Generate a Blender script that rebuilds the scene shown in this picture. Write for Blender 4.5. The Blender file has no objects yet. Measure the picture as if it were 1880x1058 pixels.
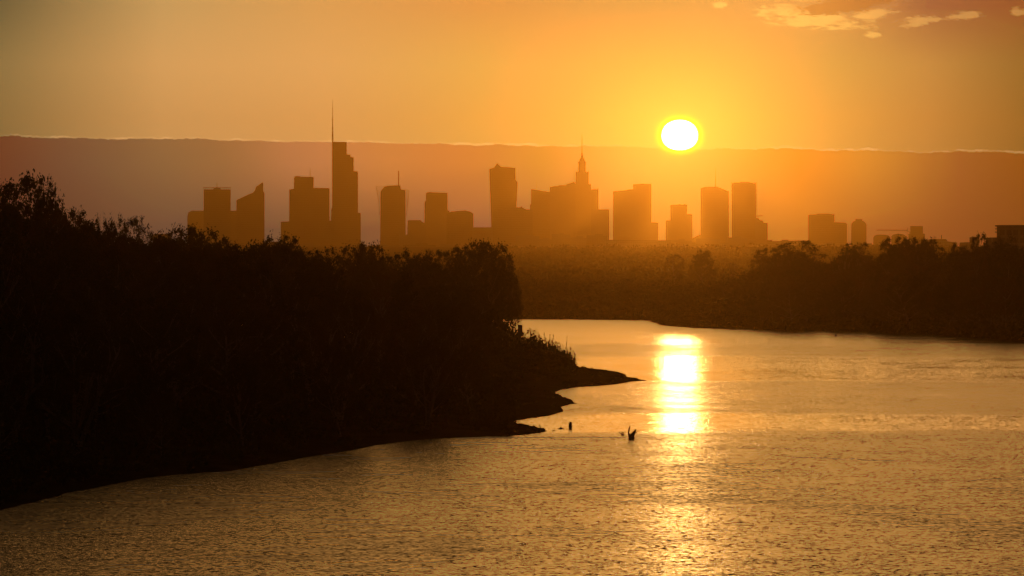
import bpy, math, random
import numpy as np
R = math.radians
S = bpy.context.scene
COL = S.collection

# ---------------------------------------------------------------- camera
F = 7140.0                      # focal length in photograph pixels (1880 wide): a long lens, 15 degrees across
H_CAM = 20.0                    # standing on a bridge 20 m above the river
PITCH = math.atan(59.0 / F)
cam_d = bpy.data.cameras.new('camera')
cam = bpy.data.objects.new('camera', cam_d)
COL.objects.link(cam)
cam.location = (0, 0, H_CAM)
cam.rotation_euler = (R(90) - PITCH, 0, 0)
cam_d.sensor_width = 36.0
cam_d.lens = 36.0 * F / 1880.0
cam_d.clip_start = 1.0
cam_d.clip_end = 80000.0
S.camera = cam

# ---------------------------------------------------------------- exposure
S.view_settings.view_transform = 'Standard'
S.view_settings.look = 'None'
S.view_settings.exposure = -4.0
S.view_settings.gamma = 1.0
GAIN = 16.0                     # undoes the exposure where a radiance is given as it shows
S.render.engine = 'CYCLES'
S.cycles.use_denoising = True
S.cycles.max_bounces = 6
S.cycles.volume_bounces = 1
S.cycles.sample_clamp_indirect = 60
S.cycles.sample_clamp_direct = 0
S.cycles.use_adaptive_sampling = False

# ---------------------------------------------------------------- sun
SUN_AZ = 2.47                   # degrees to the right of the view axis
SUN_EL = 1.765
sd = bpy.data.lights.new('sun', 'SUN')
sd.energy = 0.44
sd.angle = R(0.53)
sd.color = (1.0, 0.50, 0.13)
sun = bpy.data.objects.new('sun', sd)
COL.objects.link(sun)
sun.location = (400, 9000, 900)
# the lamp shines along its own -Z: from the sun's place towards the camera
sun.rotation_euler = (R(90 - SUN_EL), 0, R(180 - SUN_AZ))

# ---------------------------------------------------------------- sky
def lin(r, g, b):
    f = lambda c: (c / 255 / 12.92) if c <= 10 else ((c / 255 + .055) / 1.055) ** 2.4
    return (f(r), f(g), f(b), 1.0)

w = bpy.data.worlds.new('World')
S.world = w
w.use_nodes = True
w.cycles.sampling_method = 'MANUAL'
w.cycles.sample_map_resolution = 1024
NT = w.node_tree
NT.nodes.clear()

class G:
    """a small expression builder over a node tree"""
    def __init__(s, nt): s.nt = nt
    def new(s, t, **kw):
        n = s.nt.nodes.new(t)
        for k, v in kw.items(): setattr(n, k, v)
        return n
    def put(s, sock, v):
        if v is None: return
        if hasattr(v, 'is_output'): s.nt.links.new(v, sock)
        else: sock.default_value = v
    def m(s, op, a, b=None, c=None, clamp=False):
        n = s.new('ShaderNodeMath', operation=op, use_clamp=clamp)
        s.put(n.inputs[0], a); s.put(n.inputs[1], b); s.put(n.inputs[2], c)
        return n.outputs[0]
    def smooth(s, x, a, b):          # smoothstep from a to b
        n = s.new('ShaderNodeMapRange', interpolation_type='SMOOTHSTEP')
        s.put(n.inputs[0], x)
        n.inputs[1].default_value = a; n.inputs[2].default_value = b
        n.inputs[3].default_value = 0; n.inputs[4].default_value = 1
        return n.outputs[0]
    def ramp(s, x, a, b, stops):
        mr = s.new('ShaderNodeMapRange')
        s.put(mr.inputs[0], x); mr.inputs[1].default_value = a; mr.inputs[2].default_value = b
        n = s.new('ShaderNodeValToRGB')
        n.color_ramp.interpolation = 'B_SPLINE' if len(stops) > 40 else 'LINEAR'
        e = n.color_ramp.elements
        while len(e) > 1: e.remove(e[-1])
        first = True
        for p, c in stops:
            t = (p - a) / (b - a)
            if first: el = e[0]; el.position = t; first = False
            else: el = e.new(t)
            el.color = c if len(c) == 4 else (*c, 1)
        s.nt.links.new(mr.outputs[0], n.inputs[0])
        return n.outputs[0]
    def mix(s, t, a, b, mode='MIX'):
        n = s.new('ShaderNodeMix', data_type='RGBA', blend_type=mode)
        s.put(n.inputs[0], t); s.put(n.inputs[6], a); s.put(n.inputs[7], b)
        return n.outputs[2]
    def comb(s, x, y, z):
        n = s.new('ShaderNodeCombineXYZ'); s.put(n.inputs[0], x); s.put(n.inputs[1], y); s.put(n.inputs[2], z)
        return n.outputs[0]
    def sep(s, v):
        n = s.new('ShaderNodeSeparateXYZ'); s.put(n.inputs[0], v); return n.outputs
    def noise(s, vec, scale, detail=2, rough=.5, col=False, lac=2.0, dist=0.0):
        n = s.new('ShaderNodeTexNoise')
        s.put(n.inputs['Vector'], vec)
        n.inputs['Scale'].default_value = scale; n.inputs['Detail'].default_value = detail
        n.inputs['Roughness'].default_value = rough; n.inputs['Lacunarity'].default_value = lac
        n.inputs['Distortion'].default_value = dist
        return n.outputs['Color' if col else 'Fac']

g = G(NT)
tc = g.new('ShaderNodeTexCoord')
X, Y, Z = g.sep(tc.outputs['Generated'])[:]
az = g.m('MULTIPLY', g.m('ARCTAN2', X, Y), 57.29578)
el = g.m('MULTIPLY', g.m('ARCSINE', Z), 57.29578)
daz = g.m('SUBTRACT', az, SUN_AZ)
del_ = g.m('SUBTRACT', el, SUN_EL)
# the clear sky: brightness and colour fall away from the sun's side of the sky
SKY_PX = [-900, 10, 300, 600, 900, 1200, 1500, 1700, 1870, 2700]      # places across the view, as photograph columns
TOP = [(0.0005, 0.0244, 0.0149), (0.001, 0.0488, 0.0299), (0.2684, 0.1983, 0.0782), (0.3139, 0.1908, 0.0636), (0.2754, 0.1447, 0.0437), (0.1118, 0.1193, 0.0466), (0.2507, 0.151, 0.0526), (0.001, 0.0111, 0.028), (0.001, 0.001, 0.0133), (0.0005, 0.0005, 0.0066)]   # clear sky 3.6 degrees up
MID = [(0.0486, 0.0517, 0.0226), (0.0973, 0.1035, 0.0453), (0.3742, 0.2355, 0.0887), (0.3805, 0.2353, 0.0832), (0.2992, 0.2221, 0.0546), (0.5, 0.1391, 0.0428), (0.1435, 0.1601, 0.0483), (0.1367, 0.1149, 0.0398), (0.001, 0.0459, 0.018), (0.0005, 0.023, 0.009)]   # clear sky 2.7 degrees up
BANK_PX = [-900, 10, 150, 300, 430, 560, 700, 860, 1000, 1150, 1300, 1450, 1603, 1742, 1870, 2700]
BHI = [(0.0005, 0.0005, 0.0081), (0.001, 0.001, 0.0163), (0.001, 0.0297, 0.0352), (0.0479, 0.0672, 0.0432), (0.0885, 0.0751, 0.0419), (0.241, 0.1125, 0.0618), (0.2673, 0.1177, 0.045), (0.2072, 0.0762, 0.0313), (0.0162, 0.0565, 0.0189), (0.2, 0.0457, 0.0337), (0.2, 0.0077, 0.0245), (0.2, 0.0349, 0.0048), (0.1566, 0.099, 0.0206), (0.001, 0.0107, 0.0168), (0.001, 0.001, 0.0052), (0.0005, 0.0005, 0.0026)]   # upper part of the cloud bank
BLO = [(0.0005, 0.0005, 0.0068), (0.001, 0.001, 0.0136), (0.001, 0.0154, 0.0236), (0.001, 0.0288, 0.0354), (0.001, 0.0309, 0.0374), (0.001, 0.0333, 0.033), (0.001, 0.0226, 0.029), (0.001, 0.0161, 0.0371), (0.001, 0.001, 0.0299), (0.001, 0.001, 0.0142), (0.001, 0.001, 0.014), (0.001, 0.001, 0.0082), (0.001, 0.001, 0.0141), (0.001, 0.001, 0.012), (0.001, 0.001, 0.007), (0.0005, 0.0005, 0.0035)]   # foot of the cloud bank
def px_az(x): return math.degrees(math.atan((x - 940) / F))
def px_el(y): return math.degrees(math.atan((529 - y) / F) - PITCH)
def az_ramp(pxs, table): return g.ramp(az, -60, 60, [(px_az(p), c) for p, c in zip(pxs, table)])
vt = g.m('DIVIDE', g.m('SUBTRACT', el, px_el(120)), px_el(15) - px_el(120), clamp=True)
low = g.mix(vt, az_ramp(SKY_PX, MID), az_ramp(SKY_PX, TOP))
high = g.ramp(az, -60, 60, [(-60, lin(34, 27, 20)), (-25, lin(60, 46, 29)), (-9, lin(108, 80, 46)), (-5, lin(158, 114, 62)), (-2, lin(210, 156, 84)), (2, lin(232, 178, 98)),
                            (6, lin(222, 168, 94)), (10, lin(195, 142, 78)), (25, lin(88, 65, 38)), (60, lin(38, 29, 20))])
t_up = g.smooth(el, 3.9, 5.6)
sky = g.mix(t_up, low, high)
el_gain = g.ramp(el, 0, 90, [(0, (1, 1, 1)), (4, (1, 1, 1)), (4.6, (1.75, 1.64, 1.5)), (7, (2.1, 1.92, 1.68)), (9.5, (1.60, 1.45, 1.28)), (13, (1.0, .90, .80)), (19, (.46, .42, .38)), (28, (.16, .15, .14)), (60, (.06, .06, .07)), (90, (.04, .045, .055))])  # unseen sky above the view brightened for the water's reflections, dimmed higher up
sky = g.mix(1.0, sky, el_gain, 'MULTIPLY')
# cloud texture coordinates (degrees on the sky, stretched sideways)
cv = g.comb(g.m('MULTIPLY', az, .55), g.m('MULTIPLY', el, 2.4), 0.0)
edge_n = g.noise(g.comb(az, 3.7, 0.0), .9, 5, .62)
edge_n2 = g.noise(g.comb(az, 9.1, 0.0), 3.4, 4, .7)
edge = g.m('ADD', g.m('MULTIPLY', az, -.016), 1.63)
edge = g.m('ADD', edge, g.m('MULTIPLY', g.m('SUBTRACT', edge_n, .5), .12))
edge = g.m('ADD', edge, g.m('MULTIPLY', g.m('SUBTRACT', edge_n2, .5), .085))
edge_n3 = g.noise(g.comb(az, 14.0, 0.0), 11.0, 4, .7)
edge = g.m('ADD', edge, g.m('MULTIPLY', g.m('SUBTRACT', edge_n3, .5), .03))
dd = g.m('SUBTRACT', edge, el)              # positive inside the cloud bank
bank = g.smooth(dd, -.006, .012)
vb = g.m('DIVIDE', g.m('SUBTRACT', px_el(300), el), px_el(300) - px_el(420), clamp=True)
mott = g.m('ADD', g.m('MULTIPLY', g.noise(cv, 1.1, 4, .55), .12), .94)
bank_col = g.mix(1.0, g.mix(vb, az_ramp(BANK_PX, BHI), az_ramp(BANK_PX, BLO)), mott, 'MULTIPLY')
sky = g.mix(bank, sky, bank_col)
# lit rim of the bank
rim_n = g.smooth(g.noise(g.comb(az, 21.0, 0.0), 2.2, 6, .72), .40, .68)
rim_w = g.m('ADD', .009, g.m('MULTIPLY', rim_n, .017))
rim = g.m('SUBTRACT', 1.0, g.m('DIVIDE', g.m('ABSOLUTE', g.m('ADD', dd, g.m('MULTIPLY', rim_w, .7))), rim_w), clamp=True)
rim = g.m('MULTIPLY', rim, g.m('ADD', g.m('MULTIPLY', rim_n, .27), .08))
rim = g.m('MULTIPLY', rim, g.smooth(g.m('ABSOLUTE', daz), .3, 2.4))
rim = g.m('MULTIPLY', rim, g.m('SUBTRACT', 1.0, g.m('MULTIPLY', g.smooth(g.m('ABSOLUTE', g.m('ADD', daz, 2.4)), 4.5, 11), .55)))
sky = g.mix(1.0, sky, g.mix(1.0, (1.0, .58, .27, 1), rim, 'MULTIPLY'), 'ADD')
# broken clouds high on the right
sv = g.comb(g.m('MULTIPLY', g.m('ADD', az, g.m('MULTIPLY', el, .9)), .75), g.m('MULTIPLY', g.m('ADD', el, g.m('MULTIPLY', az, -.06)), 2.6), 0.0)
cn = g.noise(sv, 4.2, 8, .66, dist=.5)
def lump(a0, e0, ra, re, tilt=0.0):
    a = g.m('DIVIDE', g.m('SUBTRACT', az, a0), ra)
    e = g.m('DIVIDE', g.m('SUBTRACT', g.m('SUBTRACT', el, e0), g.m('MULTIPLY', g.m('SUBTRACT', az, a0), tilt)), re)
    r2 = g.m('ADD', g.m('MULTIPLY', a, a), g.m('MULTIPLY', e, e))
    return g.m('SUBTRACT', 1.0, g.m('SQRT', r2))
def px_az(x): return math.degrees(math.atan((x - 940) / F))
def px_el(y): return math.degrees(math.atan((529 - y) / F) - PITCH)
lumps = [lump(px_az(1490), px_el(32), 1.0, .22, -.08), lump(px_az(1560), px_el(6), 1.0, .20, .10), lump(px_az(1600), px_el(28), .46, .11, .12), lump(px_az(1690), px_el(40), .48, .10, .10),
         lump(px_az(1770), px_el(31), .30, .08, .05), lump(px_az(1603), px_el(66), .19, .06), lump(px_az(1868), px_el(25), .18, .08),
         lump(px_az(1320), px_el(12), .12, .07), lump(px_az(2300), px_el(-160), 1.6, .35, .05), lump(px_az(1250), px_el(-220), 1.8, .4, -.03)]
fld = lumps[0]
for l in lumps[1:]: fld = g.m('MAXIMUM', fld, l)
fine = g.noise(sv, 16.0, 6, .62)
cf = g.m('ADD', fld, g.m('ADD', g.m('MULTIPLY', g.m('SUBTRACT', cn, .5), 2.6), g.m('MULTIPLY', g.m('SUBTRACT', fine, .5), 1.5)))
cmask = g.smooth(cf, .10, .62)
ccore = g.smooth(g.m('ADD', lump(px_az(1550), px_el(10), .92, .17, .11), g.m('ADD', g.m('MULTIPLY', g.m('SUBTRACT', cn, .5), 1.6), g.m('MULTIPLY', g.m('SUBTRACT', fine, .5), .9))), .10, .45)
c_lit = g.mix(1.0, sky, (1.75, 1.62, 1.2, 1), 'MULTIPLY')
c_lit = g.mix(.2, c_lit, lin(255, 205, 110))
c_dark = g.mix(1.0, sky, (.70, .58, .55, 1), 'MULTIPLY')
sky = g.mix(g.m('MULTIPLY', cmask, .9), sky, g.mix(ccore, c_lit, c_dark))
sky = g.mix(g.m('MULTIPLY', ccore, .9), sky, c_dark)
# the aureole round the sun and its disc
rr = g.m('SQRT', g.m('ADD', g.m('MULTIPLY', g.m('MULTIPLY', daz, daz), .72), g.m('MULTIPLY', del_, del_)))
au = g.m('POWER', 2.718, g.m('MULTIPLY', rr, -1.05))
sky = g.mix(1.0, sky, g.mix(1.0, (.42, .30, .035, 1), au, 'MULTIPLY'), 'ADD')
below_hz = g.smooth(el, -1.5, -.3)
sky = g.mix(below_hz, (.02, .013, .008, 1), sky)
squash = g.m('MULTIPLY', del_, 1.14)
squash = g.m('ADD', squash, g.m('MULTIPLY', g.m('MINIMUM', del_, 0.0), .14))
disc_r = g.m('POWER', g.m('ADD', g.m('POWER', g.m('ABSOLUTE', daz), 2.15), g.m('POWER', g.m('ABSOLUTE', squash), 2.15)), 1 / 2.15)
ring = g.m('POWER', g.m('SUBTRACT', 1.0, g.smooth(disc_r, .22, .52)), 3.0)
sky = g.mix(ring, sky, (1.9, 1.30, .02, 1))
disc = g.m('SUBTRACT', 1.0, g.smooth(disc_r, .250, .274))
sky = g.mix(disc, sky, (6.0, 5.6, 5.0, 1))
custom = g.mix(1.0, sky, (GAIN * 1.8, GAIN * 1.8, GAIN * 1.8, 1), 'MULTIPLY')
# the physical sky under it
nish = g.new('ShaderNodeTexSky')
nish.sky_type = 'NISHITA'
nish.sun_disc = False
nish.sun_elevation = R(SUN_EL)
nish.sun_rotation = R(SUN_AZ)
nish.dust_density = 2.0
bg1 = g.new('ShaderNodeBackground'); bg1.inputs[1].default_value = 0.05
NT.links.new(nish.outputs[0], bg1.inputs[0])
bg2 = g.new('ShaderNodeBackground'); bg2.inputs[1].default_value = 1.0
NT.links.new(custom, bg2.inputs[0])
add = g.new('ShaderNodeAddShader')
NT.links.new(bg1.outputs[0], add.inputs[0]); NT.links.new(bg2.outputs[0], add.inputs[1])
wo = g.new('ShaderNodeOutputWorld')
NT.links.new(add.outputs[0], wo.inputs['Surface'])

# ---------------------------------------------------------------- helpers
def ray(px, py):
    x, y, z = (px - 940) / F, 1.0, (529 - py) / F
    c, s = math.cos(PITCH), math.sin(PITCH)
    return x, y * c + z * s, -y * s + z * c
def P(px, py, z=0.0):               # where the line of sight through a photograph pixel meets the height z
    dx, dy, dz = ray(px, py); t = (z - H_CAM) / dz
    return dx * t, dy * t
def at(px, py, D):                  # the point on that line of sight at distance D
    dx, dy, dz = ray(px, py); t = D / dy
    return dx * t, D, H_CAM + dz * t

def tag(o, label=None, cat=None, group=None, kind=None):
    if label: o['label'] = label
    if cat: o['category'] = cat
    if group: o['group'] = group
    if kind: o['kind'] = kind
    return o
def link(name, me, mat=None, parent=None, loc=None):
    o = bpy.data.objects.new(name, me); COL.objects.link(o)
    if mat and len(me.materials) == 0: me.materials.append(mat)
    if parent: o.parent = parent
    if loc: o.location = loc
    return o
def empty(name, loc, label, cat, group=None):
    o = bpy.data.objects.new(name, None); COL.objects.link(o); o.location = loc
    o.empty_display_size = 1
    return tag(o, label, cat, group)

class MB:
    """collects solids into one mesh"""
    def __init__(s): s.v = []; s.f = []
    def prism(s, pts, y0, y1):      # pts: outline in x,z, extruded from y0 to y1
        n = len(pts); b = len(s.v)
        a = sum(pts[i][0] * pts[(i + 1) % n][1] - pts[(i + 1) % n][0] * pts[i][1] for i in range(n))
        if a < 0: pts = pts[::-1]
        s.v += [(x, y0, z) for x, z in pts] + [(x, y1, z) for x, z in pts]
        s.f.append(tuple(range(b, b + n))); s.f.append(tuple(range(b + 2 * n - 1, b + n - 1, -1)))
        for i in range(n):
            j = (i + 1) % n
            s.f.append((b + i, b + n + i, b + n + j, b + j))
        return s
    def box(s, x0, x1, y0, y1, z0, z1): return s.prism([(x0, z0), (x1, z0), (x1, z1), (x0, z1)], y0, y1)
    def frus(s, c0, r0, c1, r1, n=6, ry=None):   # round or faceted taper between two points
        c0, c1 = np.array(c0, float), np.array(c1, float)
        d = c1 - c0; L = np.linalg.norm(d); d = d / max(L, 1e-9)
        u = np.cross(d, (0, 0, 1.0) if abs(d[2]) < .9 else (1.0, 0, 0)); u /= np.linalg.norm(u); v = np.cross(d, u)
        b = len(s.v)
        for c, r in ((c0, r0), (c1, r1)):
            for k in range(n):
                a = 2 * math.pi * (k + .5) / n
                s.v.append(tuple(c + u * (r * math.cos(a)) + v * (r * math.sin(a))))
        for k in range(n):
            j = (k + 1) % n
            s.f.append((b + k, b + j, b + n + j, b + n + k))
        s.f.append(tuple(range(b + n - 1, b - 1, -1))); s.f.append(tuple(range(b + n, b + 2 * n)))
        return s
    def lathe(s, cx, cy, prof, n=16, sx=1.0, sy=1.0, rot=0.0):
        b = len(s.v)
        for r, z in prof:
            for k in range(n):
                a = 2 * math.pi * k / n + rot
                s.v.append((cx + r * sx * math.cos(a), cy + r * sy * math.sin(a), z))
        for i in range(len(prof) - 1):
            for k in range(n):
                j = (k + 1) % n
                s.f.append((b + i * n + k, b + i * n + j, b + (i + 1) * n + j, b + (i + 1) * n + k))
        s.f.append(tuple(range(b + n - 1, b - 1, -1)))
        e = b + (len(prof) - 1) * n
        s.f.append(tuple(range(e, e + n)))
        return s
    def build(s, name, mat, parent=None, loc=None):
        me = bpy.data.meshes.new(name); me.from_pydata(s.v, [], s.f); me.update()
        return link(name, me, mat, parent, loc)

def quad_mesh(name, V):             # V: (n,4,3) separate quads
    V = np.ascontiguousarray(V, dtype=np.float32); n = len(V)
    me = bpy.data.meshes.new(name)
    me.vertices.add(n * 4); me.vertices.foreach_set('co', V.ravel())
    me.loops.add(n * 4); me.loops.foreach_set('vertex_index', np.arange(n * 4, dtype=np.int32))
    me.polygons.add(n); me.polygons.foreach_set('loop_start', np.arange(0, n * 4, 4, dtype=np.int32))
    me.update(calc_edges=True)
    return me

# ---------------------------------------------------------------- materials
def mat(name): 
    m = bpy.data.materials.new(name); m.use_nodes = True
    nt = m.node_tree; nt.nodes.clear(); g = G(nt)
    out = g.new('ShaderNodeOutputMaterial'); return m, g, out
def pbr(name, c1, c2, scale=1.0, rough=.8, metal=0.0, detail=4):
    m, g, out = mat(name)
    b = g.new('ShaderNodeBsdfPrincipled')
    t = g.new('ShaderNodeTexCoord')
    n = g.noise(t.outputs['Object'], scale, detail, .6)
    nt = m.node_tree
    nt.links.new(g.mix(g.smooth(n, .3, .7), (*c1, 1), (*c2, 1)), b.inputs['Base Color'])
    b.inputs['Roughness'].default_value = rough; b.inputs['Metallic'].default_value = metal
    b.inputs['Specular IOR Level'].default_value = 0.0 if name.startswith(('leaf', 'soil', 'bark')) else .3
    nt.links.new(b.outputs[0], out.inputs['Surface'])
    return m
M_LEAF = [pbr('leaf_dark', (.022, .028, .010), (.038, .038, .014), .6), pbr('leaf_olive', (.034, .032, .012), (.052, .042, .016), .5),
          pbr('leaf_autumn', (.055, .034, .012), (.042, .036, .013), .5)]
M_BARK = pbr('bark', (.06, .045, .03), (.10, .08, .06), 3.0, .9)
M_SOIL = pbr('soil', (.02, .017, .01), (.04, .032, .02), .15, .95)
M_WOOD = pbr('wet_driftwood', (.05, .04, .03), (.10, .08, .06), 6.0, .7)
M_REED = pbr('reed', (.10, .09, .035), (.16, .12, .05), 2.0, .8)
M_STEEL = pbr('painted_steel', (.22, .22, .23), (.30, .30, .30), .2, .5, .6)
M_DARKSTEEL = pbr('dark_steel', (.06, .06, .07), (.10, .10, .11), .2, .5, .4)
M_STONE = pbr('limestone', (.12, .11, .09), (.15, .13, .11), .08, .85)
M_SIGN = pbr('sign_paint', (.05, .05, .055), (.08, .08, .085), 2.0, .6)
def facade(name, glass, wall, fw, fh, rough=.25, share=.72):
    m, g, out = mat(name)
    t = g.new('ShaderNodeTexCoord'); x, y, z = g.sep(t.outputs['Object'])[:]
    u = g.m('ADD', x, y)
    fx = g.m('FRACT', g.m('DIVIDE', u, fw)); fz = g.m('FRACT', g.m('DIVIDE', z, fh))
    win = g.m('MULTIPLY', g.m('LESS_THAN', fx, share), g.m('LESS_THAN', fz, share * .9))
    cell = g.new('ShaderNodeTexWhiteNoise', noise_dimensions='2D')
    g.put(cell.inputs['Vector'], g.comb(g.m('FLOOR', g.m('DIVIDE', u, fw)), g.m('FLOOR', g.m('DIVIDE', z, fh)), 0.0))
    gc = g.mix(g.m('MULTIPLY', cell.outputs['Value'], .6), (*glass, 1), tuple(c * 1.3 for c in glass) + (1,))
    b = g.new('ShaderNodeBsdfPrincipled')
    m.node_tree.links.new(g.mix(win, (*wall, 1), gc), b.inputs['Base Color'])
    m.node_tree.links.new(g.m('SUBTRACT', .75, g.m('MULTIPLY', win, .75 - rough)), b.inputs['Roughness'])
    m.node_tree.links.new(b.outputs[0], out.inputs['Surface'])
    return m
M_FAC = [facade('curtain_wall', (.045, .05, .055), (.07, .07, .075), 1.5, 3.8), facade('banded_glass', (.05, .055, .06), (.085, .08, .075), 3.0, 3.6),
         facade('concrete_grid', (.055, .055, .06), (.10, .095, .085), 3.2, 3.2, .4, .6), facade('stone_grid', (.06, .055, .05), (.12, .11, .09), 3.4, 3.9, .4, .5)]

# ---------------------------------------------------------------- the river
def water_material():
    m, g, out = mat('river_water')
    geo = g.new('ShaderNodeNewGeometry')
    x, y, z = g.sep(geo.outputs['Position'])[:]
    # wind patches: long streaks across the stream; calm and ruffled belts follow one another up the river
    warp = g.m('MULTIPLY', g.m('SUBTRACT', g.noise(g.comb(g.m('MULTIPLY', x, .016), g.m('MULTIPLY', y, .004), 0.0), 1.0, 3, .6), .5), 60)
    yw = g.m('ADD', y, warp)
    belts = g.ramp(g.m('DIVIDE', 1000.0, yw), .6, 5.0, [
        (.6, (2.0,)*3), (.80, (1.9,)*3), (.96, (1.5,)*3), (1.12, (.6,)*3), (1.165, (2.7,)*3), (1.27, (2.7,)*3), (1.31, (.42,)*3), (1.60, (.30,)*3), (1.66, (2.8,)*3), (1.78, (1.5,)*3), (2.00, (3.0,)*3), (2.06, (.36,)*3),
        (2.25, (.36,)*3), (2.31, (3.5,)*3), (3.0, (3.9,)*3), (5.0, (3.9,)*3)])
    streak = g.noise(g.comb(g.m('MULTIPLY', x, .035), g.m('MULTIPLY', yw, .028), 2.0), 1.0, 5, .62, dist=.4)
    streak2 = g.noise(g.comb(g.m('MULTIPLY', x, .10), g.m('MULTIPLY', y, .16), 5.0), 1.0, 4, .6)
    amp = g.m('MULTIPLY', belts, g.m('ADD', g.m('MULTIPLY', g.smooth(streak, .36, .64), .75), .60))
    amp = g.m('MULTIPLY', amp, g.m('ADD', g.m('MULTIPLY', g.smooth(streak2, .3, .7), .55), .70))
    near_k = g.smooth(yw, 400, 470)
    amp = g.m('ADD', g.m('MULTIPLY', amp, g.m('ADD', .42, g.m('MULTIPLY', near_k, .58))), g.m('MULTIPLY', belts, g.m('MULTIPLY', g.m('SUBTRACT', 1.0, near_k), .58)))
    n1 = g.noise(g.comb(g.m('MULTIPLY', x, .62), g.m('MULTIPLY', y, 1.0), 0.0), 4.4, 2, .6, col=True)
    n2 = g.noise(g.comb(g.m('MULTIPLY', x, .55), g.m('MULTIPLY', y, 1.0), 7.0), .55, 3, .55, col=True)
    def c(v): 
        sx, sy, sz = g.sep(v)[:]
        return g.m('SUBTRACT', sx, .5), g.m('SUBTRACT', sy, .5)
    a, b = c(n1); a2, b2 = c(n2)
    nx = g.m('ADD', g.m('MULTIPLY', a, g.m('SUBTRACT', 1.9, g.m('MULTIPLY', near_k, .9))), g.m('MULTIPLY', a2, .34))
    ny = g.m('ADD', g.m('MULTIPLY', b, 1.25), g.m('MULTIPLY', b2, .22))
    nrm = g.comb(g.m('MULTIPLY', nx, amp), g.m('MULTIPLY', ny, amp), 1.0)
    nn = g.new('ShaderNodeVectorMath', operation='NORMALIZE'); g.put(nn.inputs[0], nrm)
    p = g.new('ShaderNodeBsdfPrincipled')
    p.inputs['Base Color'].default_value = (.018, .016, .008, 1)
    p.inputs['IOR'].default_value = 1.45
    g.put(p.inputs['Roughness'], g.m('ADD', .07, g.m('MULTIPLY', amp, .05)))
    g.put(p.inputs['Normal'], nn.outputs[0])
    m.node_tree.links.new(p.outputs[0], out.inputs['Surface'])
    return m
wm = MB(); wm.v = [(-9000, -2500, 0), (9000, -2500, 0), (9000, 2600, 0), (-9000, 2600, 0)]; wm.f = [(0, 1, 2, 3)]
tag(wm.build('river_water', water_material()), 'rippled golden river water', None, None, 'structure')

# ---------------------------------------------------------------- the ground, one sheet with the river cut into it
near = [(-9000, -2400), (-120, -2400), (-85, 0), (-58, 200)] + [P(*q) for q in
    [(0, 938), (60, 922), (130, 905), (200, 892), (265, 878), (340, 870), (420, 866), (500, 852), (560, 840), (640, 828), (700, 817), (770, 808), (840, 804),
     (890, 802), (940, 801), (975, 798), (1006, 793), (1000, 788), (985, 783), (965, 779), (935, 775),
     (975, 769), (1010, 764), (1030, 757), (1037, 751), (1033, 747), (1046, 743), (1060, 741), (1050, 735), (1036, 729), (1022, 722), (1028, 716),
     (1062, 711), (1100, 709), (1130, 706), (1162, 701), (1190, 699), (1172, 695), (1152, 691), (1145, 685), (1120, 680), (1085, 676), (1062, 674), (1058, 668)]] + \
    [(8, 745), (2, 800), (-20, 860), (-70, 950), (-200, 1040), (-700, 1130), (-9000, 1300)]
far = [(-9000, 1500), (-700, 1330), (-250, 1262)] + [P(*q) for q in
    [(940, 586), (1000, 586.5), (1060, 586), (1130, 587), (1192, 588.5), (1205, 591), (1216, 597), (1235, 600), (1290, 603), (1350, 604.5), (1420, 606), (1490, 606.5), (1560, 608.5), (1640, 611), (1700, 614.5), (1790, 619), (1880, 625)]] + \
    [(150, 860), (230, 600), (290, 200), (320, -2400), (9000, -2400), (9000, 40000), (-9000, 40000)]
def sdf(px, py, poly):
    poly = np.array(poly, float); d2 = np.full(px.shape, 1e18); ins = np.zeros(px.shape, bool)
    for i in range(len(poly)):
        a = poly[i]; b = poly[(i + 1) % len(poly)]
        e = b - a; L = max((e ** 2).sum(), 1e-9)
        t = np.clip(((px - a[0]) * e[0] + (py - a[1]) * e[1]) / L, 0, 1)
        d2 = np.minimum(d2, (px - a[0] - t * e[0]) ** 2 + (py - a[1] - t * e[1]) ** 2)
        cond = (a[1] > py) != (b[1] > py)
        xi = a[0] + (py - a[1]) * e[0] / (e[1] if abs(e[1]) > 1e-9 else 1e-9)
        ins ^= cond & (px < xi)
    return np.where(ins, 1, -1) * np.sqrt(d2)
def ground_z(px, py):
    px = np.asarray(px, float); py = np.asarray(py, float)
    d = np.maximum(sdf(px, py, near), sdf(px, py, far))
    d = d + (.10 * np.sin(px * 1.9 + 2 * np.sin(py * .23)) + .16 * np.sin(px * .83 - py * .31) + .06 * np.sin(px * 3.7 + py * 1.1)) * np.clip((1400 - py) / 200, 0, 1)
    inl = .07 * np.clip(d, 0, 6) + .10 * np.clip(d - 6, 0, 22)
    out = np.clip(d, -8, 0) * .12
    t = np.clip((py - 1800) / 5000, 0, 1)
    hill = 33 * t * t * (3 - 2 * t)
    bump = .25 * np.sin(px * .21 + 1.3 * np.sin(py * .11)) * np.sin(py * .13 + px * .05) * np.clip(d / 8, 0, 1)
    return np.where(d > 0, inl + hill + bump, out)
def lines(segs):
    out = []
    for a, b, n in segs: out += list(np.linspace(a, b, n, endpoint=False))
    return np.array(out)
xs = np.concatenate([lines([(-9000, -1500, 10), (-1500, -200, 22), (-200, -60, 40), (-60, 60, 130), (60, 220, 46), (220, 1500, 26), (1500, 9000, 10)]), [9000]])
ys = np.concatenate([lines([(-2400, 200, 20), (200, 290, 18), (290, 480, 110), (480, 760, 120), (760, 1300, 130), (1300, 2500, 50), (2500, 9000, 50), (9000, 40000, 12)]), [40000]])
GX, GY = np.meshgrid(xs, ys)
GZ = ground_z(GX, GY)
V = np.stack([GX, GY, GZ], -1).reshape(-1, 3)
nx_, ny_ = len(xs), len(ys)
idx = np.arange(nx_ * ny_).reshape(ny_, nx_)
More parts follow.
